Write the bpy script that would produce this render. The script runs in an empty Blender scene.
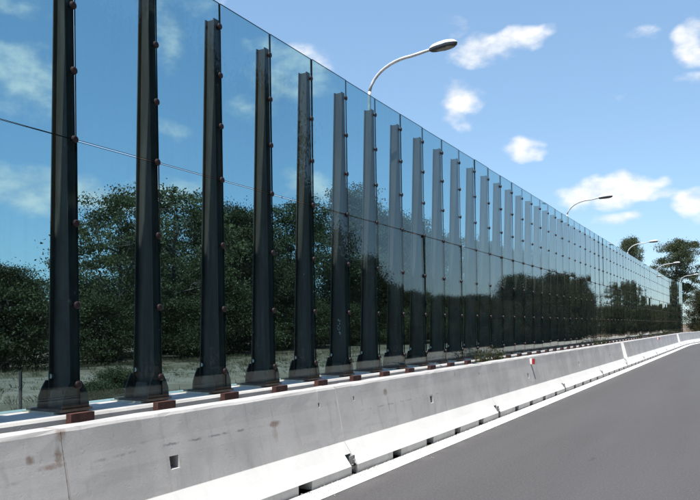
import bpy, math, random
import numpy as np
from mathutils import Vector
random.seed(7)
rng = np.random.default_rng(11)
S = bpy.context.scene
C = S.collection
R = math.radians

# ------------------------------------------------------------------ camera
FPX = 720.0                      # focal length in photo pixels (photo 700 wide)
YAW = math.atan(392.0 / FPX)     # the road runs off to the right of the view axis
HC = 1.7
cam = bpy.data.cameras.new('camera')
cam.lens = 36.0 * FPX / 700.0
cam.sensor_width = 36.0
cam.shift_y = 73.5 / 700.0
cam.clip_start = 0.05
cam.clip_end = 6000
camo = bpy.data.objects.new('camera', cam)
C.objects.link(camo)
camo.location = (0, 0, HC)
camo.rotation_euler = (R(90), 0, YAW)
S.camera = camo

# ------------------------------------------------------------------ sun, sky, exposure
SUN_EL = R(69)
SUN_AZ = R(173)                  # from +Y towards +X: behind the camera, a touch to the road side
sd = Vector((math.sin(SUN_AZ) * math.cos(SUN_EL), math.cos(SUN_AZ) * math.cos(SUN_EL), math.sin(SUN_EL)))
sun = bpy.data.lights.new('sun', 'SUN')
sun.energy = 5.0
sun.angle = R(0.55)
sun.color = (1.0, 0.955, 0.89)
suno = bpy.data.objects.new('sun', sun)
C.objects.link(suno)
suno.location = (10, -20, 40)
suno.rotation_euler = sd.to_track_quat('Z', 'Y').to_euler()

S.view_settings.view_transform = 'Standard'
S.view_settings.look = 'None'
S.view_settings.exposure = 0.52
S.view_settings.gamma = 1.0
S.render.engine = 'CYCLES'
S.cycles.use_denoising = True
S.cycles.max_bounces = 8
S.cycles.transparent_max_bounces = 24
S.cycles.caustics_reflective = False
S.cycles.caustics_refractive = False


class NT:
    """short hand for a node tree"""
    def __init__(self, tree):
        self.t = tree
        tree.nodes.clear()

    def n(self, kind, **kw):
        nd = self.t.nodes.new(kind)
        for k, v in kw.items():
            setattr(nd, k, v)
        return nd

    def link(self, a, b):
        self.t.links.new(a, b)

    def put(self, v, sock):
        if hasattr(v, 'is_linked') or hasattr(v, 'links'):
            self.link(v, sock)
        else:
            sock.default_value = v

    def m(self, op, a, b=0.0, c=0.0, clamp=False):
        nd = self.n('ShaderNodeMath', operation=op)
        nd.use_clamp = clamp
        self.put(a, nd.inputs[0]); self.put(b, nd.inputs[1]); self.put(c, nd.inputs[2])
        return nd.outputs[0]

    def mix(self, f, a, b, mode='MIX'):
        nd = self.n('ShaderNodeMix', data_type='RGBA', blend_type=mode)
        self.put(f, nd.inputs[0])
        self.put(a if not isinstance(a, tuple) else (*a, 1)[:4], nd.inputs[6])
        self.put(b if not isinstance(b, tuple) else (*b, 1)[:4], nd.inputs[7])
        return nd.outputs[2]

    def noise(self, vec, scale, detail=4, rough=0.55, dist=0.0):
        nd = self.n('ShaderNodeTexNoise')
        if vec is not None:
            self.link(vec, nd.inputs['Vector'])
        nd.inputs['Scale'].default_value = scale
        nd.inputs['Detail'].default_value = detail
        nd.inputs['Roughness'].default_value = rough
        nd.inputs['Distortion'].default_value = dist
        return nd.outputs['Fac']

    def ramp(self, f, lo, hi, a=0.0, b=1.0):
        nd = self.n('ShaderNodeMapRange', interpolation_type='SMOOTHSTEP')
        self.put(f, nd.inputs[0])
        nd.inputs[1].default_value = lo; nd.inputs[2].default_value = hi
        nd.inputs[3].default_value = a; nd.inputs[4].default_value = b
        return nd.outputs[0]

    def scaled(self, vec, s, loc=(0, 0, 0)):
        nd = self.n('ShaderNodeMapping')
        self.link(vec, nd.inputs[0])
        nd.inputs['Scale'].default_value = s
        nd.inputs['Location'].default_value = loc
        return nd.outputs[0]


def pix_dir(px, py):
    """azimuth (left of +Y) and elevation of a photo pixel"""
    u = (px - 350) / FPX; v = (323.5 - py) / FPX
    return YAW - math.atan(u), math.atan(v / math.sqrt(1 + u * u))


world = bpy.data.worlds.new('World')
S.world = world
world.use_nodes = True
W = NT(world.node_tree)
wo = W.n('ShaderNodeOutputWorld')
bg = W.n('ShaderNodeBackground')
sky = W.n('ShaderNodeTexSky', sky_type='NISHITA')
sky.sun_disc = False
sky.sun_elevation = SUN_EL
sky.sun_rotation = math.pi - (SUN_AZ - math.pi)
sky.air_density = 1.0
sky.dust_density = 0.25
sky.ozone_density = 1.5
tc = W.n('ShaderNodeTexCoord')
gen = tc.outputs['Generated']
sep = W.n('ShaderNodeSeparateXYZ'); W.link(gen, sep.inputs[0])
az0 = W.m('ARCTAN2', W.m('MULTIPLY', sep.outputs[0], -1.0), sep.outputs[1])
el0 = W.m('ARCSINE', sep.outputs[2])
dn1 = W.noise(W.scaled(gen, (1, 1, 1.6)), 9.0, 3, 0.6)
dn2 = W.noise(W.scaled(gen, (1, 1, 1.6), (3.1, 7.7, 1.3)), 9.0, 3, 0.6)
az = W.m('ADD', az0, W.m('MULTIPLY', W.m('SUBTRACT', dn1, 0.5), 0.10))
el = W.m('ADD', el0, W.m('MULTIPLY', W.m('SUBTRACT', dn2, 0.5), 0.07))
fine = W.noise(W.scaled(gen, (1, 1, 1.7)), 20.0, 7, 0.56)
# clouds: photo pixel, half width, half height in pixels, weight
CL = [(490, 50, 34, 12, 1.0), (524, 38, 22, 12, .9), (463, 100, 25, 18, 1.1), (530, 143, 19, 11, 1.05), (452, 30, 16, 10, .55),
      (610, 193, 46, 12, 1.1), (634, 184, 26, 12, 1.0), (655, 196, 30, 8, .7), (617, 219, 18, 9, .85), (700, 203, 22, 16, 1.2),
      (647, 36, 18, 8, .55), (700, 42, 16, 18, 1.1), (690, 82, 16, 7, .5), (634, 103, 22, 6, .35),
      (10, 78, 44, 30, .72), (30, 186, 70, 24, .9), (105, 195, 60, 20, 1.05), (178, 190, 34, 16, 1.0), (290, 72, 46, 24, .8),
      (320, 68, 26, 14, .55), (305, 186, 28, 18, 1.15), (165, 130, 22, 10, .55), (165, 30, 18, 26, .5), (245, 112, 26, 14, .55), (10, 5, 40, 10, .6),
      (205, 8, 30, 12, .55)]
dens = None
for (px, py, wx, wy, wt) in CL:
    a, e = pix_dir(px, py)
    u = (px - 350) / FPX
    ra = wx / FPX / (1 + u * u) * 1.35; re = wy / FPX / math.sqrt(1 + u * u) * 1.35
    da = W.m('MULTIPLY', W.m('SUBTRACT', az, a), 1 / ra)
    de = W.m('MULTIPLY', W.m('SUBTRACT', el, e), 1 / re)
    # flatter undersides
    r2 = W.m('MULTIPLY_ADD', da, da, W.m('MULTIPLY', de, de))
    b = W.m('MULTIPLY_ADD', r2, -wt, wt)
    dens = b if dens is None else W.m('MAXIMUM', dens, b)
dens = W.m('MAXIMUM', dens, -0.6)
placed = W.ramp(W.m('MULTIPLY_ADD', W.m('SUBTRACT', fine, 0.5), 2.1, dens), 0.06, 1.25)
# the same kind of small fair-weather clouds over the rest of the sky
zz = W.m('MAXIMUM', sep.outputs[2], 0.03)
comb = W.n('ShaderNodeCombineXYZ')
W.link(W.m('DIVIDE', sep.outputs[0], W.m('ADD', zz, .12)), comb.inputs[0])
W.link(W.m('DIVIDE', sep.outputs[1], W.m('ADD', zz, .12)), comb.inputs[1])
gcl = W.ramp(W.noise(comb.outputs[0], 1.5, 7, 0.58), 0.64, 0.78)
win = W.m('MULTIPLY', W.ramp(az0, -0.08, 0.05), W.ramp(az0, 1.0, 1.2, 1.0, 0.0))
win = W.m('MULTIPLY', win, W.ramp(el0, 0.42, 0.6, 1.0, 0.0))
gcl = W.m('MULTIPLY', gcl, W.m('SUBTRACT', 1.0, win))
cloud = W.m('MAXIMUM', placed, gcl, clamp=True)
SKY_K = 0.15
bg.inputs['Strength'].default_value = SKY_K
shade = W.ramp(fine, 0.3, 0.65)
ccol = W.mix(shade, (0.56 / SKY_K, 0.61 / SKY_K, 0.67 / SKY_K), (0.82 / SKY_K, 0.81 / SKY_K, 0.80 / SKY_K))
gam = W.n('ShaderNodeGamma'); W.link(sky.outputs[0], gam.inputs[0]); gam.inputs[1].default_value = 0.6
clear = W.mix(1.0, gam.outputs[0], (1.105, 1.41, 1.67), 'MULTIPLY')   # softer step from zenith to horizon
W.link(W.mix(W.m('MULTIPLY', cloud, 0.93), clear, ccol), bg.inputs['Color'])
W.link(bg.outputs[0], wo.inputs[0])

# ------------------------------------------------------------------ materials
M = {}


def mat(name):
    m = bpy.data.materials.new(name)
    m.use_nodes = True
    t = NT(m.node_tree)
    out = t.n('ShaderNodeOutputMaterial')
    M[name] = m
    return m, t, out


def principled(name, colf, rough=0.7, metal=0.0, bump=None, spec=0.5):
    m, t, out = mat(name)
    p = t.n('ShaderNodeBsdfPrincipled')
    g = t.n('ShaderNodeTexCoord')
    geo = t.n('ShaderNodeNewGeometry')
    col = colf(t, g, geo) if callable(colf) else (*colf, 1)
    t.put(col, p.inputs['Base Color'])
    r = rough(t, g, geo) if callable(rough) else rough
    t.put(r, p.inputs['Roughness'])
    p.inputs['Metallic'].default_value = metal
    p.inputs['Specular IOR Level'].default_value = spec
    if bump:
        h, strength, dist = bump(t, g, geo)
        b = t.n('ShaderNodeBump')
        b.inputs['Strength'].default_value = strength
        b.inputs['Distance'].default_value = dist
        t.link(h, b.inputs['Height'])
        t.link(b.outputs[0], p.inputs['Normal'])
    t.link(p.outputs[0], out.inputs[0])
    return m


def concrete(name, base, spots=(), lines=(), stainy=1.0, foot=True):
    def col(t, g, geo):
        o = g.outputs['Object']; w = geo.outputs['Position']
        c = t.mix(t.ramp(t.noise(w, 1.3, 6, .6), .32, .7), tuple(v * .86 for v in base), tuple(v * 1.1 for v in base))
        c = t.mix(t.m('MULTIPLY', t.ramp(t.noise(t.scaled(w, (5, 5, .55)), 2.2, 5, .6), .53, .74), .36 * stainy), c, tuple(v * .55 for v in base))
        c = t.mix(t.m('MULTIPLY', t.ramp(t.noise(w, 34, 3, .6), .55, .75), .22), c, tuple(v * .62 for v in base))
        c = t.mix(t.m('MULTIPLY', t.ramp(t.noise(t.scaled(w, (.5, .5, 3.2)), 1.7, 5, .65), .56, .68), .34 * stainy), c, tuple(v * .7 for v in base))
        sp = t.n('ShaderNodeSeparateXYZ'); t.link(o, sp.inputs[0])
        if foot:   # sunlight on the slope above the foot, painted in as whiter concrete
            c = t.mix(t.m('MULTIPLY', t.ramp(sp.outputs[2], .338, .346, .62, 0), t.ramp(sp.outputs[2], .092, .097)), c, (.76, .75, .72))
        jit = t.m('MULTIPLY', t.m('SUBTRACT', t.noise(o, 22, 6, .75), .5), 3.4)
        for (x, z, rx, rz, k) in spots:
            a = t.m('MULTIPLY', t.m('SUBTRACT', sp.outputs[0], x), 1 / rx)
            b = t.m('MULTIPLY', t.m('SUBTRACT', sp.outputs[2], z), 1 / rz)
            r2 = t.m('MULTIPLY_ADD', a, a, t.m('MULTIPLY', b, b))
            f = t.ramp(t.m('ADD', r2, jit), -.25, 1.35, 1, 0)
            c = t.mix(t.m('MULTIPLY', f, k * .72), c, (.16, .082, .038))
        for (x0, x1, z0, z1, k) in lines:   # scrape marks from passing wheels
            zc = t.m('SUBTRACT', sp.outputs[2], t.m('MULTIPLY_ADD', sp.outputs[0], (z1 - z0) / (x1 - x0), z0 - x0 * (z1 - z0) / (x1 - x0)))
            zc = t.m('ADD', zc, t.m('MULTIPLY', jit, .012))
            f = t.ramp(t.m('ABSOLUTE', zc), 0.002, 0.014, 1, 0)
            f = t.m('MULTIPLY', f, t.m('MULTIPLY', t.ramp(sp.outputs[0], x0, x0 + .2), t.ramp(sp.outputs[0], x1 - .2, x1, 1, 0)))
            f = t.m('MULTIPLY', f, t.ramp(t.noise(t.scaled(o, (3, 1, 1)), 2, 3), .4, .6))
            c = t.mix(t.m('MULTIPLY', f, k), c, (.13, .13, .15))
        return c

    def bump(t, g, geo):
        w = geo.outputs['Position']
        return t.m('ADD', t.noise(w, 60, 5, .65), t.m('MULTIPLY', t.ramp(t.noise(w, 22, 2), .62, .72, 1, 0), .6)), .2, .005
    return principled(name, col, .86, bump=bump, spec=.3)


CONC = (.46, .448, .434)
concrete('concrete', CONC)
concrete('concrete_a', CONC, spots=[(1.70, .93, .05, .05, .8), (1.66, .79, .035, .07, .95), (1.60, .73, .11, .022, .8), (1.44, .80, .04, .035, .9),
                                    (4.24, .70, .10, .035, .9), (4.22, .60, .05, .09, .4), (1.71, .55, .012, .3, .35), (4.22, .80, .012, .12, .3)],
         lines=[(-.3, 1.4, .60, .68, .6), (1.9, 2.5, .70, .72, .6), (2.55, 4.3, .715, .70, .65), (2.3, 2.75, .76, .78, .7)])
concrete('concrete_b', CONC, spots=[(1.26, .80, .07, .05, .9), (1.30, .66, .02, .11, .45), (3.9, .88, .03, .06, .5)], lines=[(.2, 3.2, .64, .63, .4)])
concrete('concrete_low', (.45, .44, .42), foot=False)
principled('grout', lambda t, g, geo: t.mix(t.ramp(t.noise(geo.outputs['Position'], 20, 4), .4, .65), (.50, .47, .37), (.62, .59, .49)), .9)


def post_col(t, g, geo):
    w = geo.outputs['Position']
    c = t.mix(t.ramp(t.noise(t.scaled(w, (4, 4, .5)), 3, 5, .6), .35, .7), (.088, .066, .053), (.135, .106, .088))
    return t.mix(t.m('MULTIPLY', t.ramp(t.noise(w, 16, 5, .7), .62, .74), .35), c, (.14, .08, .055))


principled('post_paint', post_col, lambda t, g, geo: t.ramp(t.noise(geo.outputs['Position'], 7, 4), .3, .7, .5, .68), .0, spec=.25)
principled('clamp_red', lambda t, g, geo: t.mix(t.ramp(t.noise(geo.outputs['Position'], 30, 3), .4, .7), (.012, .0045, .0045), (.030, .008, .007)), .5)
principled('block_red', lambda t, g, geo: t.mix(t.ramp(t.noise(geo.outputs['Position'], 14, 4), .35, .7), (.055, .020, .016), (.095, .036, .028)), .75)
principled('galvanised', lambda t, g, geo: t.mix(t.ramp(t.noise(geo.outputs['Position'], 12, 4), .35, .7), (.55, .55, .55), (.70, .70, .69)), .5, .15)
principled('lamp_white', (.72, .72, .72), .4)
principled('lamp_dark', (.045, .05, .055), .35)
principled('lamp_glass', (.30, .29, .25), .2)
principled('bolt_steel', (.5, .49, .48), .4, .8)
principled('dull_steel', lambda t, g, geo: t.mix(t.ramp(t.noise(geo.outputs['Position'], 25, 4), .4, .65), (.20, .19, .18), (.33, .32, .31)), .55, .5)
principled('rusty_steel', (.07, .055, .05), .8)
principled('reflector_red', (.36, .018, .02), .4)
principled('marker_white', (.78, .78, .76), .5)
principled('chalk_paint', (.62, .62, .60), .9)


def asphalt_col(t, g, geo):
    w = geo.outputs['Position']
    c = t.mix(t.ramp(t.noise(t.scaled(w, (1.2, .10, 1)), 1.0, 5, .6), .3, .7), (.071, .067, .0675), (.087, .082, .083))
    c = t.mix(t.m('MULTIPLY', t.ramp(t.noise(w, 210, 2, .7), .5, .72), .5), c, (.155, .15, .146))
    c = t.mix(t.m('MULTIPLY', t.ramp(t.noise(w, 150, 2, .7), .52, .7), .55), c, (.045, .045, .047))
    c = t.mix(t.m('MULTIPLY', t.ramp(t.noise(w, 38, 4, .8), .47, .62), .55), c, (.135, .13, .128))
    c = t.mix(t.m('MULTIPLY', t.ramp(t.noise(w, 52, 4, .8), .5, .64), .55), c, (.046, .044, .045))
    c = t.mix(t.m('MULTIPLY', t.ramp(t.noise(t.scaled(w, (1, .35, 1)), 2.6, 3, .5), .70, .76), .5), c, (.045, .043, .043))
    sp = t.n('ShaderNodeSeparateXYZ'); t.link(w, sp.inputs[0])
    # grit lying along the edge
    e = t.m('MULTIPLY', t.ramp(sp.outputs[0], -3.9, -3.2, 1, 0), t.ramp(t.noise(w, 3, 5, .6), .4, .7))
    c = t.mix(t.m('MULTIPLY', e, .45), c, (.21, .20, .185))
    return t.mix(t.m('MULTIPLY', t.ramp(t.noise(w, .7, 5, .6), .55, .75), .3), c, (.09, .088, .09))


principled('asphalt', asphalt_col, .88, bump=lambda t, g, geo: (t.noise(geo.outputs['Position'], 170, 3, .7), .55, .006), spec=.35)


def line_col(t, g, geo):
    w = geo.outputs['Position']
    c = t.mix(t.ramp(t.noise(w, 5, 5, .6), .3, .7), (.74, .735, .71), (.84, .835, .82))
    return t.mix(t.m('MULTIPLY', t.ramp(t.noise(w, 30, 6, .75), .56, .68), .7), c, (.30, .295, .28))


principled('line_paint', line_col, .7, bump=lambda t, g, geo: (t.noise(geo.outputs['Position'], 130, 3), .3, .004))


def ground_col(t, g, geo):
    w = geo.outputs['Position']
    c = t.mix(t.ramp(t.noise(w, .35, 6, .6), .38, .62), (.185, .135, .10), (.125, .095, .065))
    c = t.mix(t.ramp(t.noise(w, 1.1, 6, .65), .48, .66), c, (.085, .075, .045))
    c = t.mix(t.m('MULTIPLY', t.ramp(t.noise(w, 9, 4, .7), .5, .7), .4), c, (.24, .205, .155))
    sp = t.n('ShaderNodeSeparateXYZ'); t.link(w, sp.inputs[0])
    # dusty track running behind the wall
    d = t.m('ADD', sp.outputs[0], t.m('MULTIPLY', t.m('SUBTRACT', t.noise(w, .4, 3), .5), 2.2))
    trk = t.m('MULTIPLY', t.ramp(d, -18.5, -17.5), t.ramp(d, -13.2, -12.4, 1, 0))
    return t.mix(t.m('MULTIPLY', t.m('MULTIPLY', trk, .85), t.ramp(t.noise(w, 2.3, 6, .7), .32, .6)), c, (.235, .185, .145))


principled('soil', ground_col, .95, bump=lambda t, g, geo: (t.noise(geo.outputs['Position'], 6, 6, .7), .6, .05), spec=.1)


principled('gravel', lambda t, g, geo: t.mix(t.ramp(t.noise(geo.outputs['Position'], 18, 6, .7), .35, .65), (.30, .285, .25), (.46, .44, .40)), .95, spec=.1)


def leafmat(name, dark, light, trans=.28):
    m, t, out = mat(name)
    geo = t.n('ShaderNodeNewGeometry')
    c = t.mix(geo.outputs['Random Per Island'], dark, light)
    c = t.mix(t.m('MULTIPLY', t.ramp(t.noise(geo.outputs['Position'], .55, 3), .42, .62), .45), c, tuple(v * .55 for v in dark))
    p = t.n('ShaderNodeBsdfPrincipled')
    t.link(c, p.inputs['Base Color'])
    p.inputs['Roughness'].default_value = .6
    p.inputs['Specular IOR Level'].default_value = .25
    tr = t.n('ShaderNodeBsdfTranslucent')
    t.link(c, tr.inputs[0])
    mx = t.n('ShaderNodeMixShader')
    mx.inputs[0].default_value = trans
    t.link(p.outputs[0], mx.inputs[1]); t.link(tr.outputs[0], mx.inputs[2])
    t.link(mx.outputs[0], out.inputs[0])
    return m


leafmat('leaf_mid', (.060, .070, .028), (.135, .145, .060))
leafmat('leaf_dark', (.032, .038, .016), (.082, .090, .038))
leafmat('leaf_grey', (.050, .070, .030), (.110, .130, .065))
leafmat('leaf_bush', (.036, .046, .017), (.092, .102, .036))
leafmat('grass_dry', (.07, .065, .03), (.20, .165, .09), .3)
principled('bark', lambda t, g, geo: t.mix(t.ramp(t.noise(t.scaled(geo.outputs['Position'], (6, 6, 1)), 3, 5), .35, .65), (.055, .045, .035), (.13, .105, .08)), .9)

# tinted laminated glass: thin pane, mirror share by Schlick's law on each face
GT = (.60, .76, .805)     # passed by one face
m, t, out = mat('glass_tinted')
lw = t.n('ShaderNodeLayerWeight'); lw.inputs[0].default_value = .5
fr = t.m('MULTIPLY_ADD', t.m('POWER', lw.outputs['Facing'], 5.0), .975, .021, clamp=True)
tr = t.n('ShaderNodeBsdfTransparent'); tr.inputs[0].default_value = (*GT, 1)
gl = t.n('ShaderNodeBsdfGlossy'); gl.inputs['Roughness'].default_value = 0.008
gl.inputs['Color'].default_value = (.98, .96, .93, 1)
mx = t.n('ShaderNodeMixShader')
t.link(fr, mx.inputs[0]); t.link(tr.outputs[0], mx.inputs[1]); t.link(gl.outputs[0], mx.inputs[2])
gp_ = t.n('ShaderNodeNewGeometry')
dst = t.m('MULTIPLY', t.ramp(t.noise(t.scaled(gp_.outputs['Position'], (9, 9, .5)), 1.6, 5, .65), .42, .75), t.ramp(t.noise(gp_.outputs['Position'], 1.2, 4), .3, .7))
dst = t.m('MULTIPLY_ADD', dst, .035, .004)
df = t.n('ShaderNodeBsdfDiffuse'); df.inputs[0].default_value = (.34, .33, .30, 1)
mx2 = t.n('ShaderNodeMixShader')
t.link(dst, mx2.inputs[0]); t.link(mx.outputs[0], mx2.inputs[1]); t.link(df.outputs[0], mx2.inputs[2])
t.link(mx2.outputs[0], out.inputs[0])
principled('glass_edge', (.008, .018, .017), .8, spec=.1)


# ------------------------------------------------------------------ mesh helpers
class MB:
    def __init__(self):
        self.v = []; self.f = []; self.mi = []; self.cur = 0

    def add(self, vs, fs):
        o = len(self.v)
        self.v += [tuple(p) for p in vs]
        self.f += [tuple(i + o for i in f) for f in fs]
        self.mi += [self.cur] * len(fs)
        return self

    def box(self, x0, x1, y0, y1, z0, z1):
        return self.add([(x, y, z) for z in (z0, z1) for y in (y0, y1) for x in (x0, x1)],
                        [(0, 2, 3, 1), (4, 5, 7, 6), (0, 1, 5, 4), (2, 6, 7, 3), (0, 4, 6, 2), (1, 3, 7, 5)])

    def hexa(self, p):   # 8 corners, bottom 4 (ccw from above) then top 4
        return self.add(p, [(3, 2, 1, 0), (4, 5, 6, 7), (0, 1, 5, 4), (1, 2, 6, 5), (2, 3, 7, 6), (3, 0, 4, 7)])

    def prism(self, pts, axis_from, axis_to, place):
        n = len(pts)
        vs = [place(a, b, axis_from) for a, b in pts] + [place(a, b, axis_to) for a, b in pts]
        fs = [tuple(range(n))[::-1], tuple(range(n, 2 * n))] + [(i, (i + 1) % n, n + (i + 1) % n, n + i) for i in range(n)]
        return self.add(vs, fs)

    def tube(self, path, rad, k=10, caps=True):
        path = [Vector(p) for p in path]
        rad = rad if hasattr(rad, '__len__') else [rad] * len(path)
        vs = []
        for i, p in enumerate(path):
            d = (path[min(i + 1, len(path) - 1)] - path[max(i - 1, 0)]).normalized()
            a = Vector((0, 0, 1)) if abs(d.z) < .9 else Vector((1, 0, 0))
            u = d.cross(a).normalized(); w = d.cross(u)
            vs += [p + (u * math.cos(2 * math.pi * j / k) + w * math.sin(2 * math.pi * j / k)) * rad[i] for j in range(k)]
        fs = []
        for i in range(len(path) - 1):
            for j in range(k):
                a = i * k + j; b = i * k + (j + 1) % k
                fs.append((a, b, b + k, a + k))
        if caps:
            fs += [tuple(range(k))[::-1], tuple(range((len(path) - 1) * k, len(path) * k))]
        return self.add(vs, fs)

    def mesh(self, name, *mats, smooth=False):
        me = bpy.data.meshes.new(name)
        me.from_pydata(self.v, [], self.f)
        for a in mats:
            me.materials.append(M[a])
        if any(self.mi):
            me.polygons.foreach_set('material_index', self.mi)
        if smooth:
            me.shade_smooth()
        me.update()
        return me

    def build(self, name, *mats, parent=None, loc=(0, 0, 0), rz=0.0, smooth=False):
        return link(name, self.mesh(name, *mats, smooth=smooth), parent, loc, rz)


def link(name, me, parent=None, loc=(0, 0, 0), rz=0.0):
    o = bpy.data.objects.new(name, me)
    C.objects.link(o)
    o.parent = parent
    o.location = loc
    o.rotation_euler = (0, 0, rz)
    return o


def tag(o, label, cat, group=None):
    o['label'] = label; o['category'] = cat
    if group:
        o['group'] = group
    return o


def kind(o, k):
    o['kind'] = k
    return o


# path of the road edge: straight, then a lane-drop taper to the right
S0, S1 = 59.0, 71.0


def shift(s):
    if s <= S0: return 0.0
    if s <= S1: return (s - S0) ** 2 / 300.0
    e = (S1 - S0) ** 2 / 300.0
    s2 = 2 * S1 - S0
    if s <= s2: return 2 * e - (s2 - s) ** 2 / 300.0
    return 2 * e


def head(s):
    return math.atan((shift(s + .05) - shift(s - .05)) / .1)


def P(s, d, z=0.0):
    return Vector((-d + shift(s), s, z))


def rot(s):      # local x along the road, local y to the left of it
    return math.pi / 2 - head(s)


# ------------------------------------------------------------------ ground, road, markings
g = 3000.0
gm = MB()
xs = [-g, -300, -90, -40, -24, -12, -5.8, 10.6, 18, 40, 300, g]
ys = [-g, -300, -60, -20, 0, 20, 40, 60, 100, 160, 400, g]
vs = []
for y in ys:
    for x in xs:
        z = -.05
        if -45 < x < -11 and -30 < y < 170: z = .10 + .12 * math.sin(x * .7 + y * .13)
        vs.append((x, y, z))
n = len(xs)
gm.add(vs, [(j * n + i, j * n + i + 1, (j + 1) * n + i + 1, (j + 1) * n + i) for j in range(len(ys) - 1) for i in range(n - 1)])
kind(gm.build('ground', 'soil'), 'structure')


def strip(d0, d1, z, s0, s1, step, straight_right=False):
    mb = MB()
    k = max(1, int(round((s1 - s0) / step)))
    vs = []
    for i in range(k + 1):
        s = s0 + (s1 - s0) * i / k
        vs.append(P(s, d0, z))
        vs.append(Vector((-d1, s, z)) if straight_right else P(s, d1, z))
    return mb.add(vs, [(2 * i, 2 * i + 1, 2 * i + 3, 2 * i + 2) for i in range(k)])


kind(strip(4.94, -6.6, 0.0, -60, 420, 3.0, True).build('road', 'asphalt'), 'structure')
kind(strip(3.825, 3.565, .005, -60, 420, 2.0).build('edge_line', 'line_paint'), 'structure')
mb = MB()
mb.add([(6.1, -60, .005), (6.3, -60, .005), (6.3, 420, .005), (6.1, 420, .005)], [(0, 1, 2, 3)])
kind(mb.build('edge_line', 'line_paint'), 'structure')
mb = MB()
mb.add([(6.6, -60, -.004), (10.7, -60, -.02), (10.7, 420, -.02), (6.6, 420, -.004)], [(0, 1, 2, 3)])
kind(mb.build('verge', 'gravel'), 'structure')
for i in range(14):
    mb = MB(); y0 = -40 + i * 12 + 4
    mb.add([(1.6, y0, .005), (1.75, y0, .005), (1.75, y0 + 4.5, .005), (1.6, y0 + 4.5, .005)], [(0, 1, 2, 3)])
    kind(mb.build('lane_dash', 'line_paint'), 'structure')

# ------------------------------------------------------------------ concrete barrier elements
EL = 5.55
E0 = 1.72     # where the element beside the camera starts
FACE = [(-.40, 0.0), (-.40, .095), (-.31, .215), (-.22, .345), (-.186, .515), (-.166, .62), (-.134, .77), (-.125, .82), (-.103, .945)]
TOPB = [(-.085, .968), (.085, .968), (.103, .945), (.22, .345), (.40, .075), (.40, 0.0)]


def barrier_mesh(name, L, material, crack=None, seed=0):
    rr = random.Random(seed)
    slots = [(c - .13, c + .13) for c in (1.06, 2.16, 3.28, 4.42)]
    square = (L / 2 - .055, L / 2 + .055)
    holes = [(.38, .415), (L - .42, L - .385)]
    xs = {0.0, L, L - .14, L - .003}
    for a, b in slots + [square] + holes:
        xs |= {a, b}
    if crack:
        xs |= {crack, crack + .007}
    k = 0.0
    while k < L:
        if min(abs(k - q) for q in xs) > .12:
            xs.add(k)
        k += .37
    xs = sorted(xs)
    prof = FACE + TOPB
    mb = MB()
    npf = len(prof)
    wob = {}
    vs = []
    for i, x in enumerate(xs):
        for j, (y, z) in enumerate(prof):
            dz = rr.uniform(-.004, .004) if 7 < j < 12 and 0 < i < len(xs) - 1 else 0
            dy = rr.uniform(-.003, .003) if j in (3, 8, 9) else 0
            vs.append((x, y + dy, z + dz))
    fs = []; rec = []
    for i in range(len(xs) - 1):
        xm = (xs[i] + xs[i + 1]) / 2
        for j in range(npf - 1):
            q = (i * npf + j, (i + 1) * npf + j, (i + 1) * npf + j + 1, i * npf + j + 1)
            depth = 0
            if j == 0 and any(a < xm < b for a, b in slots): depth = .2
            if j == 4 and square[0] < xm < square[1]: depth = .10
            if j == 6 and any(a < xm < b for a, b in holes): depth = .08
            if j in (0, 1) and L - .14 < xm < L - .003: depth = .13
            if crack and 2 < j < 8 and crack < xm < crack + .007: depth = .012
            if depth: rec.append((q, depth))
            else: fs.append(q)
    for q, depth in rec:
        o = len(vs)
        for a in q:
            vs.append((vs[a][0], vs[a][1] + depth, vs[a][2]))
        fs += [(q[a], q[(a + 1) % 4], o + (a + 1) % 4, o + a) for a in range(4)] + [(o, o + 1, o + 2, o + 3)]
    fs.append(tuple(range(npf))[::-1])
    fs.append(tuple(range((len(xs) - 1) * npf, len(xs) * npf)))
    mb.add(vs, fs)
    return mb.mesh(name, material)


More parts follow.
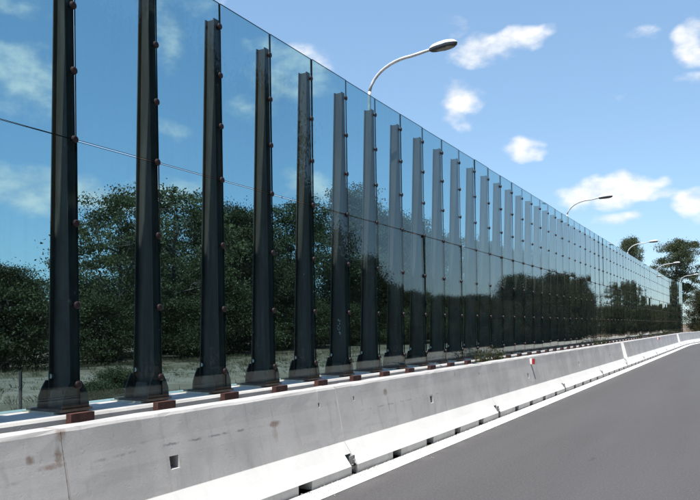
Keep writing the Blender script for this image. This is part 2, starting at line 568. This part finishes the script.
bm_plain = [barrier_mesh('barrier_body', EL - .018, 'concrete', seed=s) for s in (3, 4)]
plate = MB()
plate.box(EL - .125, EL - .02, -.365, -.345, .045, .20)
plate_me = plate.mesh('joint_plate', 'dull_steel')
bolt_me = []
for bx_, bz_ in ((EL - .095, .10), (EL - .05, .15)):
    bolt = MB(); bolt.tube([(bx_, -.385, bz_), (bx_, -.3655, bz_)], .014, 8)
    bolt_me.append(bolt.mesh('joint_bolt', 'bolt_steel'))
NUM = ['', 'first', 'second', 'third', 'fourth', 'fifth', 'sixth', 'seventh', 'eighth', 'ninth', 'tenth', 'eleventh', 'twelfth', 'thirteenth', 'fourteenth', 'fifteenth', 'sixteenth']
BGROUP = 'concrete barrier elements lined up along the road edge'
for k in range(-2, 17):
    s = E0 + k * EL
    ms = s + EL / 2
    o = bpy.data.objects.new('concrete_barrier', None); C.objects.link(o)
    o.location = P(s, 4.25)
    a, b = P(s, 4.25), P(s + EL, 4.25)
    o.rotation_euler = (0, 0, math.atan2(b.y - a.y, b.x - a.x))
    if k == 0:
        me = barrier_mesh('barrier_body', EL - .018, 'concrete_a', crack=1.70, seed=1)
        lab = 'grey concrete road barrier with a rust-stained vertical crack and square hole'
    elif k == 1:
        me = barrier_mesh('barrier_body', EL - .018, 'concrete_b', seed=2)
        lab = 'grey concrete road barrier with one rust spot, next after the cracked one'
    else:
        me = bm_plain[k % 2]
        lab = (f'plain grey concrete road barrier, {NUM[k]} after the rust-cracked one' if k > 0 else f'plain grey concrete road barrier, {NUM[-k]} before the rust-cracked one')
    if k == 2: lab = 'concrete road barrier carrying a bare red reflector, nearer the rust-spotted one'
    if k == 5: lab = 'concrete road barrier with a tall white marker fin beside its red reflector'
    if k == 7: lab = 'concrete road barrier carrying a bare red reflector between the two white fins'
    if k == 9: lab = 'concrete road barrier with a white fin and reflector where the line starts to bend'
    tag(o, lab, 'barrier', BGROUP)
    link('body', me, o)
    link('joint_plate', plate_me, o); link('joint_bolt', bolt_me[0], o); link('joint_bolt', bolt_me[1], o)
    if k in (2, 5, 7, 9):
        x = {2: 15.95 - s, 5: 29.72 - s, 7: 43.4 - s, 9: 57.0 - s}[k]
        rf = MB(); rf.box(x - .012, x + .04, -.215, -.162, .80, .92); rf.build('reflector', 'reflector_red', parent=o)
        rf = MB(); rf.box(x - .006, x + .03, -.161, -.112, .80, .93)
        rf.build('reflector_plate', 'marker_white', parent=o)
        if k in (5, 9):
            rf = MB()
            rf.hexa([(x - .03, -.36, .35), (x - .0065, -.36, .35), (x - .0065, -.205, .35), (x - .03, -.205, .35),
                     (x - .03, -.20, .955), (x - .0065, -.20, .955), (x - .0065, -.08, .955), (x - .03, -.08, .955)])
            rf.build('marker_fin', 'marker_white', parent=o)

# ------------------------------------------------------------------ low wall carrying the glass screen
lw_ = MB()
prof = [(4.95, -.05), (4.95, .905), (4.97, .925), (5.73, .925), (5.75, .905), (5.75, -.05)]
ss = [-16 + i * 1.5 for i in range(60)] ; ss = [q for q in ss if q < 72.2]
for s in ss:
    lw_.v += [tuple(P(s, d, z + (random.uniform(-.003, .003) if z > .5 else 0))) for d, z in prof]
np_ = len(prof)
for i in range(len(ss) - 1):
    for j in range(np_ - 1):
        lw_.f.append((i * np_ + j, (i + 1) * np_ + j, (i + 1) * np_ + j + 1, i * np_ + j + 1)); lw_.mi.append(0)
lw_.f += [tuple(range(np_))[::-1], tuple(range((len(ss) - 1) * np_, len(ss) * np_))]; lw_.mi += [0, 0]
tag(lw_.build('low_wall', 'concrete_low'), 'long low concrete wall carrying the glass screen behind the road barriers', 'wall')

# ------------------------------------------------------------------ glass noise barrier
DG = 5.11          # distance of the glass from the camera line at height 3.3
LEAN = .020
PITCH = .972
T0 = 6.395
gly = lambda h: LEAN * (h - 3.3)
PX = .022            # the post stands this far before the pane joint


def joint(i):
    return T0 + PITCH * i if i >= 0 else T0 + 1.010 * i

BASE = Vector((-DG, 30.0, .925))
nb = bpy.data.objects.new('noise_barrier', None); C.objects.link(nb); nb.location = BASE
tag(nb, 'tall tinted glass noise screen with dark tapered steel posts beside the road', 'noise barrier')

ZB, ZT = .965, 5.11
pm = MB()
fy = lambda h: gly(h) + .030
by = lambda h: fy(h) + .29 + (.13 - .29) * (h - ZB) / (ZT - ZB)
hw = .044; th = .012
for (ya, yb, w) in ((lambda h: fy(h), lambda h: fy(h) + th, hw), (lambda h: fy(h) + th, lambda h: by(h) - th, .005), (lambda h: by(h) - th, lambda h: by(h), hw)):
    q = []
    for h in (ZB, ZT):
        q += [(-w, ya(h), h), (w, ya(h), h), (w, yb(h), h), (-w, yb(h), h)]
    pm.hexa(q)
post_me = pm.mesh('steel_post', 'post_paint')
# fittings, shared between posts
c_me = []
cl = MB()
cl.tube([(0, .031, 0), (0, -.012, 0)], .012, 8)
cl.tube([(0, -.010, 0), (0, -.013, 0), (0, -.026, 0), (0, -.032, 0)], [.031, .035, .033, .024], 14)
clamp_me = cl.mesh('clamp', 'clamp_red')
bp = MB(); bp.box(-.17, .17, -.045, .40, .9425, .965); base_me = bp.mesh('base_plate', 'post_paint')
gp = MB(); gp.box(-.19, .19, .02, .43, .9255, .942); grout_me = gp.mesh('grout_pad', 'grout')


def gusset(y):
    mb = MB()
    pts = [(-.145, .966), (.145, .966), (.135, 1.06), (.10, 1.14), (.06, 1.20), (-.06, 1.20), (-.10, 1.14), (-.135, 1.06)]
    mb.prism(pts, y, y + .012, lambda a, b, c: (a, c, b))
    return mb.mesh('gusset', 'post_paint')


gus_me = [gusset(fy(1.0) - .016), gusset(by(1.0) + .006)]
rib_me = []
for x in (-.085, .072):
    rb_ = MB()
    rb_.prism([(.012, .966), (.25, .966), (.20, 1.12), (.06, 1.12)], x, x + .012, lambda a, b, c: (c, a + fy(1.0), b))
    rib_me.append(rb_.mesh('stiffener', 'post_paint'))
bk = MB(); bk.box(-.215, .030, -.225, -.1465 - .0165, .79, .948)
bk_me = bk.mesh('mounting_block', 'block_red')
bb = MB(); bb.tube([(-.012, by(1.15) - .02, 1.235), (-.04, by(1.15) - .02, 1.235)], .022, 10)
bb_me = bb.mesh('bolt_cap', 'bolt_steel')
CH = [5.02, 4.47, 3.90, 3.30, 2.57, 1.86, 1.17]
posts = [i for i in range(-20, 67)]
far_clamps = MB()
for i in posts:
    s = joint(i)
    o = link('steel_post', post_me, nb, P(s - PX, DG) - Vector((*BASE.xy, 0)), rot(s))
    o.location.z = -BASE.z
    link('base_plate', base_me, o); link('grout_pad', grout_me, o); link('mounting_block', bk_me, o)
    link('gusset', gus_me[0], o); link('gusset', gus_me[1], o)
    if i < 30: link('stiffener', rib_me[0], o); link('stiffener', rib_me[1], o)
    if -4 < i < 14: link('bolt_cap', bb_me, o)
    if -5 < i < 38:
        for h in CH:
            link('clamp', clamp_me, o, (PX - .022, gly(h), h))
    else:
        for h in CH:
            q = P(s, DG) + Vector((-gly(h), 0, h)) - BASE
            far_clamps.tube([q + Vector((.010, 0, 0)), q + Vector((.030, 0, 0))], [.030, .027], 8)
kind(far_clamps.build('clamp', 'clamp_red', parent=nb), 'stuff')

GB, GJ, GTOP = .995, 3.30, 5.29


def pane(w, h):
    mb = MB()
    b = .0085
    mb.add([(0, -b, 0), (w, -b, 0), (w, -b, h), (0, -b, h), (0, b, 0), (w, b, 0), (w, b, h), (0, b, h)],
           [(0, 1, 2, 3), (7, 6, 5, 4), (0, 4, 5, 1), (1, 5, 6, 2), (2, 6, 7, 3), (3, 7, 4, 0)])
    mb.mi = [0, 0, 1, 1, 1, 1]
    return mb.mesh('glass_panel', 'glass_tinted', 'glass_edge')


lo_me = pane(PITCH - .010, GJ - .006 - GB)
hi_me = pane(PITCH - .010, GTOP - GJ - .006)
for i in posts[:-1]:
    s = joint(i) + .005
    for me, z in ((lo_me, GB), (hi_me, GJ + .006)):
        o = link('glass_panel', me, nb, P(s, DG + gly(z), z) - BASE)
        jx = random.gauss(0, R(.16)); jz = random.gauss(0, R(.19))
        o.rotation_euler = (-math.atan(LEAN) + jx, 0, rot(s) + jz)
        o.scale.x = (joint(i + 1) - joint(i) - .010) / (PITCH - .010)

# stencilled chalk marks on one post
mk = MB()
rr = random.Random(5)
for r_ in range(4):
    z0 = 1.72 - r_ * .062
    for q in range(5):
        y0 = .10 + rr.uniform(0, .045); zz_ = z0 + rr.uniform(0, .04)
        if rr.random() < .5: mk.box(-.0075, -.0062, y0, y0 + .022, zz_, zz_ + .008)
        else: mk.box(-.0075, -.0062, y0, y0 + .007, zz_ - .012, zz_ + .016)
o = [c for c in nb.children if c.name.startswith('steel_post')][posts.index(3)]
kind(mk.build('paint_mark', 'chalk_paint', parent=o), 'stuff')

# ------------------------------------------------------------------ street lamps
DP = 5.47
pole = MB()
path = [(0, 0, .93), (0, 0, 2.5), (0, 0, 4.2), (0, 0, 5.50)]
for k in range(1, 13):
    a = k / 12 * math.pi / 2
    path.append((0, -.76 * (1 - math.cos(a)), 5.50 + .53 * math.sin(a)))
pole.tube(path[:5], [.058, .050, .040, .028, .027], 14)
pole_me = pole.mesh('pole', 'galvanised', smooth=True)
arm = MB(); arm.tube(path[4:] + [(0, -1.10, 6.075)], [.025] * (len(path) - 4) + [.023], 12)
arm_me = arm.mesh('arm', 'galvanised', smooth=True)
fl = MB(); fl.box(-.14, .14, -.14, .14, .9265, .946); fl_me = fl.mesh('flange', 'galvanised')


def lamp_head():
    top = MB(); low = MB(); gls = MB()
    ring = [(-.255, .0), (-.23, .065), (-.13, .095), (.04, .115), (.18, .105), (.25, .06), (.265, 0.0)]
    outl = []
    k = 20
    for j in range(k):
        a = 2 * math.pi * j / k
        outl.append((.115 * math.sin(a) * (1.0 if math.cos(a) > 0 else .8), -.265 * math.cos(a)))
    lev = [(0, 1.0), (.03, .97), (.06, .82), (.078, .55), (.085, .2)]
    for z, r in lev:
        top.v += [(x * r, y * r, z) for x, y in outl]
    for i in range(len(lev) - 1):
        for j in range(k):
            top.f.append((i * k + j, i * k + (j + 1) % k, (i + 1) * k + (j + 1) % k, (i + 1) * k + j)); top.mi.append(0)
    top.f.append(tuple(range((len(lev) - 1) * k, len(lev) * k))); top.mi.append(0)
    low.add([(x * r, y * r, z) for z, r in ((-.002, 1.03), (-.04, 1.0), (-.066, .86)) for x, y in outl],
            [(i * k + j, (i + 1) * k + j, (i + 1) * k + (j + 1) % k, i * k + (j + 1) % k) for i in range(2) for j in range(k)]
            + [tuple(range(k)), tuple(range(2 * k, 3 * k))[::-1]])
    gls.add([(x * r, y * r - .04, z) for z, r in ((-.0665, .62), (-.082, .5)) for x, y in outl],
            [(j, k + j, k + (j + 1) % k, (j + 1) % k) for j in range(k)] + [tuple(range(k, 2 * k))[::-1]])
    return top.mesh('housing', 'lamp_white', smooth=True), low.mesh('rim', 'lamp_dark'), gls.mesh('lens', 'lamp_glass')


hm = lamp_head()
ORD = ['', 'first', 'second', 'third', 'fourth', 'fifth', 'sixth']
for k in range(-1, 5):
    s = 10.72 + 15.46 * k
    o = bpy.data.objects.new('street_lamp', None); C.objects.link(o)
    o.location = (-DP + (0, 0, 0, 0, 0, .55)[k + 1], s, 0)
    o.rotation_euler = (0, 0, math.pi / 2)
    if k == 4: o.location.y = 71.6
    tag(o, f'{ORD[5 - k]} curved-arm grey street lamp behind the glass screen, counted from its bent end', 'street lamp', 'street lamps in a row behind the glass screen')
    link('pole', pole_me, o); link('flange', fl_me, o)
    a = link('arm', arm_me, o)
    h = link('lamp_head', hm[1], o, (0, -1.31, 6.10)); h.rotation_euler = (R(-4), 0, 0); h.scale = (.86, .88, .82)
    link('housing', hm[0], h); link('lens', hm[2], h)

# ------------------------------------------------------------------ trees
def quads_mesh(name, verts, nquads, material):
    me = bpy.data.meshes.new(name)
    me.vertices.add(nquads * 4); me.vertices.foreach_set('co', verts.astype(np.float32).ravel())
    me.loops.add(nquads * 4); me.loops.foreach_set('vertex_index', np.arange(nquads * 4, dtype=np.int32))
    me.polygons.add(nquads)
    me.polygons.foreach_set('loop_start', np.arange(0, nquads * 4, 4, dtype=np.int32))
    me.polygons.foreach_set('loop_total', np.full(nquads, 4, dtype=np.int32))
    me.materials.append(M[material])
    me.update(calc_edges=True)
    me.validate()
    return me


def unit(v):
    return v / np.maximum(np.linalg.norm(v, axis=1, keepdims=True), 1e-6)


def leaf_quads(c, size, aspect, up_bias=.35):
    """a slim folded-looking leaf quad at each centre"""
    n = len(c)
    a = unit(rng.normal(size=(n, 3)) + np.array([0, 0, -.15]))
    nn = unit(rng.normal(size=(n, 3)) + np.array([0, 0, up_bias]))
    b = unit(np.cross(nn, a))
    L = size * rng.uniform(.6, 1.35, (n, 1)); wd = L * aspect * rng.uniform(.7, 1.2, (n, 1))
    return np.stack([c - a * L / 2, c + b * wd / 2 - a * L * .06, c + a * L / 2, c - b * wd / 2 - a * L * .06], 1).reshape(-1, 3)


def make_tree(h, w, trunk_h, lobes, tips, leaves, leaf, clump, mat_leaf, trunk_r, flat=.6, low=0.0, aspect=.55, shape='round'):
    """returns trunk mesh, crown mesh; limbs run from the stem into every lobe"""
    mb = MB()
    lean = rng.normal(0, .05 * h, 2)
    stem = [(lean[0] * (q ** 1.6), lean[1] * (q ** 1.6), h * .86 * q) for q in np.linspace(0, 1, 7)]
    mb.tube(stem, list(np.linspace(trunk_r, trunk_r * .22, 7)), 8)
    L = []
    for i in range(lobes):
        f = (i + .5) / lobes
        z = trunk_h + (h - trunk_h) * (low + (1 - low) * f) * .93
        if shape == 'round': prof = math.sqrt(max(.05, 1 - (2 * f - .85) ** 2 / 1.5))
        elif shape == 'cone': prof = 1.05 - .85 * f
        else: prof = .55 + .6 * math.sin(f * 2.9)
        a = rng.uniform(0, 6.283) if i else 0
        a = i * 2.4 + rng.normal(0, .4)
        rad = w * .5 * prof * rng.uniform(.35, .80)
        L.append((np.array([rad * math.cos(a) + lean[0] * f, rad * math.sin(a) + lean[1] * f, z]), w * rng.uniform(.15, .26) * (.7 + .5 * prof)))
    L.append((np.array([lean[0], lean[1], h * .92]), w * .17))
    tp = []
    per = max(3, tips // len(L))
    for c, r in L:
        sh = rng.uniform(.12, .34) * c[2]
        b0 = np.array([lean[0] * .5, lean[1] * .5, max(trunk_h * .75, c[2] - sh - .1 * h)])
        mid = (b0 + c) / 2 + rng.normal(0, .05 * w, 3) + np.array([0, 0, -.03 * h])
        r0 = trunk_r * .42
        mb.tube([b0, mid, c], [r0, r0 * .65, r0 * .3], 5, False)
        for _ in range(per):
            d = rng.normal(size=3); d /= np.linalg.norm(d)
            tpt = c + d * r * np.array([1, 1, flat]) * rng.uniform(.55, 1.12)
            tp.append(tpt)
            if _ < 6:
                mb.tube([c, (c + tpt) / 2 + rng.normal(0, .04 * w, 3) * .5, tpt], [r0 * .3, r0 * .2, r0 * .08], 4, False)
    tp = np.array(tp)
    k = leaves // len(tp)
    cs = clump * rng.uniform(.55, 1.3, (len(tp), 1, 1))
    off = rng.normal(size=(len(tp), k, 3)) * cs * np.array([1, 1, .5])
    cen = (tp[:, None, :] + off).reshape(-1, 3)
    cen[:, 2] = np.maximum(cen[:, 2], .06)
    trunk_me = mb.mesh('trunk', 'bark', smooth=True)
    crown_me = quads_mesh('crown', leaf_quads(cen, leaf, aspect), len(cen), mat_leaf)
    return trunk_me, crown_me


TV = {
    'open': [make_tree(7.4, 8.2, 2.6, 12, 150, 19000, .125, .29, 'leaf_mid', .15, flat=.38) for _ in range(2)],
    'dense': [make_tree(8.0, 6.5, 1.4, 16, 260, 44000, .13, .42, 'leaf_dark', .16, flat=.7) for _ in range(2)],
    'poplar': [make_tree(9.5, 4.6, 1.8, 16, 230, 36000, .125, .34, 'leaf_grey', .14, flat=.9, shape='tall') for _ in range(2)],
    'bush': [make_tree(3.2, 4.2, .25, 10, 150, 24000, .10, .34, 'leaf_bush', .07, flat=.75) for _ in range(2)],
    'hedge': [make_tree(6.5, 5.2, .5, 16, 280, 44000, .13, .42, 'leaf_dark', .13, flat=.8) for _ in range(2)],
    'crown': [make_tree(13.5, 7.4, 4.0, 15, 240, 44000, .18, .46, 'leaf_grey', .22, flat=.75) for _ in range(2)],
}
TH = {'open': 7.4, 'dense': 8.0, 'poplar': 9.5, 'bush': 3.2, 'hedge': 6.5, 'crown': 13.5}


def tree(kindname, x, y, h, label, group, wid=1.0, rz=None, var=None, name='tree'):
    v = TV[kindname][var if var is not None else random.randrange(2)]
    o = bpy.data.objects.new(name, None); C.objects.link(o)
    k = h / TH[kindname]
    o.location = (x, y, .02 if x > -8 else .05); o.scale = (k * wid, k * wid, k)
    o.rotation_euler = (0, 0, random.uniform(0, 6.28) if rz is None else rz)
    tag(o, label, 'bush' if 'bush' in name else 'tree', group)
    link('trunk', v[0], o); link('crown', v[1], o)
    return o


def spot(px, d):
    """ground point whose picture column is px at distance d left of the camera line"""
    off = 742.0 - px
    z = FPX * d / (math.cos(YAW) * off)
    return -d, (z - d * math.sin(YAW)) / math.cos(YAW), z


def top_h(py, z):
    return HC + (323.5 - py) * z / FPX


G1 = 'trees behind the glass screen'
# picture column, distance from the camera line, top row, kind, width
BEHIND = [(-50, 25, 272, 'dense', 1.2), (4, 23, 266, 'dense', 1.3), (120, 25, 200, 'open', .85), (172, 26, 191, 'open', 1.0), (213, 30, 215, 'dense', .9),
          (240, 25, 208, 'dense', .8), (284, 26, 203, 'poplar', 1.1), (333, 27, 186, 'poplar', 1.0), (362, 28, 212, 'dense', .9),
          (392, 26, 216, 'dense', .85), (418, 30, 228, 'poplar', 1.1), (441, 27, 236, 'dense', .9), (468, 29, 238, 'open', .9),
          (492, 27, 246, 'dense', .9), (516, 28, 250, 'poplar', 1.2), (538, 26, 258, 'dense', .9), (560, 28, 262, 'dense', 1.0), (582, 28, 268, 'dense', 1.1)]
KG = {'dense': 'dense dark green trees', 'open': 'open branched trees', 'poplar': 'slender upright trees'}
KL = {'dense': 'dense dark green tree', 'open': 'tree with open layered branches', 'poplar': 'slender upright grey-green tree', 'crown': 'tall tree'}
for (px, d, ty, kd, wd) in BEHIND:
    x, y, z = spot(px, d)
    tree(kd, x, y, top_h(ty, z), f'{KL[kd]} growing beyond the track behind the glass screen', f'{KG[kd]} behind the glass screen', wd, name='tree')
for i in range(17):
    y = 12 + i * 7.5 + random.uniform(-2, 2)
    tree('dense', -34 - random.uniform(0, 5), y, random.uniform(3.8, 4.6) if y < 36 else random.uniform(6, 8), 'dense dark green tree of the back row behind the screen', 'back row of trees behind the screen', 1.2)
for i in range(22):
    y = 16 + i * 4.6 + random.uniform(-1, 1)
    tree('bush', -22.8 - random.uniform(-.7, 1.4), y, random.uniform(2.4, 3.5), 'leafy green bush under the trees behind the glass screen', 'bushes under the trees behind the screen', 1.1, name='bush')
for i in range(26):
    y = 20 + i * 4.4 + random.uniform(-1, 1)
    tree('bush', -28.5 - random.uniform(-1, 1.5), y, random.uniform(3.0, 4.2), 'tall leafy bush deep among the trees behind the glass screen', 'tall bushes deep among the trees', 1.15, name='bush')
# trees seen over the top of the screen
x, y, z = spot(629, 11.5)
tree('crown', x, y, top_h(237, z), 'smaller of two tall trees rising above the far part of the screen', None, .62, var=0)
x, y, z = spot(670, 10)
tree('crown', x, y, top_h(240, z), 'larger of two tall trees rising above the far end of the screen', None, .92, var=1)
for (px, d, ty) in ((701, 4.4, 292), (710, 4.1, 295), (719, 3.5, 290), (731, 3.4, 294)):
    x, y, z = spot(px, d)
    tree('hedge', x, y, top_h(ty, z), 'bushy tree standing past the bent end of the glass screen', 'bushy trees past the end of the screen', .8)
# row across the road, seen mirrored in the glass
y = -22
while y < 128:
    h = 16.5 if y < 37 else 11 if y < 41 else 6.8 if y < 49 else (4.9 if y < 86 else 7.6 + (y - 86) * .055)
    tree('hedge', 13.5 + random.uniform(-.3, .4), y, h * random.uniform(.9, 1.08), 'bushy tree in the row across the road, mirrored in the glass', 'trees in the row across the road', min(1.0, 6.4 / h))
    y += 3.0
for i in range(34):
    y = 142 + i * 8 + random.uniform(-2, 2)
    h = (random.uniform(6, 8) if i < 6 else random.uniform(7, 9.5)) if i not in (6, 7, 9) else 13
    tree('hedge' if i not in (6, 7, 9) else 'poplar', 16 + random.uniform(-1, 4), y, h, 'distant tree farther along beyond the row across the road', 'distant trees across the road', 1.0)

# ------------------------------------------------------------------ weeds, grass, stake
def tuft(n, h, spread, w):
    v = []
    for _ in range(n):
        a = rng.uniform(0, 6.283); r = spread * math.sqrt(rng.random()) * .5
        x0, y0 = r * math.cos(a), r * math.sin(a)
        l = h * rng.uniform(.5, 1.1); tl = rng.uniform(.05, .5) * spread
        dx, dy = tl * math.cos(a + rng.normal(0, .6)), tl * math.sin(a + rng.normal(0, .6))
        p = rng.uniform(0, 3.14); wx, wy = w * math.cos(p) / 2, w * math.sin(p) / 2
        v += [(x0 - wx, y0 - wy, 0), (x0 + wx, y0 + wy, 0), (x0 + dx * .5 + wx * .7, y0 + dy * .5 + wy * .7, l * .62), (x0 + dx, y0 + dy, l)]
    return np.array(v)


wv = tuft(260, 1.12, .42, .02)
weed_leaf = leaf_quads(np.column_stack([rng.normal(0, .15, 260), rng.normal(0, .11, 260), rng.uniform(.25, 1.15, 260)]), .075, .5)
weed_me = quads_mesh('weed', np.concatenate([wv, weed_leaf]), (len(wv) + len(weed_leaf)) // 4, 'leaf_bush')
for k, (s, sc) in enumerate([(14.6, .98), (15.3, 1.05), (16.0, .95), (28.4, 1.0), (30.4, 1.05), (41, 1.0), (47, 1.05), (52, .98), (55.5, 1.1), (61, 1.05), (65, 1.1)]):
    o = link('weed', weed_me, None, P(s, 4.81, .0), rng.uniform(0, 6))
    o.scale = (.62, .62, sc)
    tag(o, 'leafy weed clump sprouting between the road barriers and the low wall', 'weed', 'weeds between barrier and wall')

gv = []
for (x0, x1, y0, y1, cnt, hh) in ((-12.5, -6.2, 1, 24, 420, .22), (-22, -18.5, 4, 40, 360, .16), (-11, -6.2, 24, 60, 260, .35), (-18.5, -12.3, 3, 34, 700, .12)):
    for _ in range(cnt):
        q = tuft(22, hh * rng.uniform(.5, 1.5), .3, .012)
        gv.append(q + np.array([rng.uniform(x0, x1), rng.uniform(y0, y1), -.06 if x0 > -13 else .1]))
gv = np.concatenate(gv)
gr = link('grass', quads_mesh('grass', gv, len(gv) // 4, 'grass_dry'))
kind(gr, 'stuff'); gr['label'] = 'dry grass tufts on the ground behind the glass screen'
for (px, d, h) in ((96, 9.6, .62), (118, 10.2, .75), (134, 10.4, .6)):
    x, y, z = spot(px, d)
    tree('bush', x, y, h, 'low green shrub on the dry ground close behind the screen', 'low shrubs close behind the screen', 1.25, name='bush')

x, y, z = spot(20, 8.0)
st = bpy.data.objects.new('fence_stake', None); C.objects.link(st); st.location = (x, y, -.06)
tag(st, 'thin dark metal stake standing alone behind the first glass pane', 'stake')
mb = MB(); mb.box(-.02, .02, -.0035, .0035, 0, 1.16); mb.box(-.0035, .0035, .0036, .03, 0, 1.16); mb.build('shaft', 'rusty_steel', parent=st)
mb = MB(); mb.tube([(0, -.004, .95), (0, -.012, .95)], .008, 6); mb.build('bolt', 'dull_steel', parent=st)

gq = []
for _ in range(2600):
    c0 = np.array([-3.84 + abs(rng.normal(0, .12)), rng.uniform(1.5, 40) if _ % 2 else rng.uniform(1.5, 14), .006])
    r_ = rng.uniform(.003, .010)
    p = rng.normal(size=(4, 3)) * r_ * .5; p[:, 2] = np.abs(p[:, 2])
    a_ = rng.uniform(0, 6.28)
    base = np.array([[math.cos(a_ + k * 2.09) * r_, math.sin(a_ + k * 2.09) * r_, 0] for k in range(3)])
    tip = np.array([0, 0, r_ * 1.1])
    for k in range(3):
        gq.append(np.stack([base[k], base[(k + 1) % 3], tip + p[0] * .3, tip + p[1] * .3]) + c0)
gq = np.concatenate(gq)
o = kind(link('grit', quads_mesh('grit', gq, len(gq) // 4, 'gravel')), 'stuff')
o['label'] = 'loose grit lying along the foot of the road barriers'
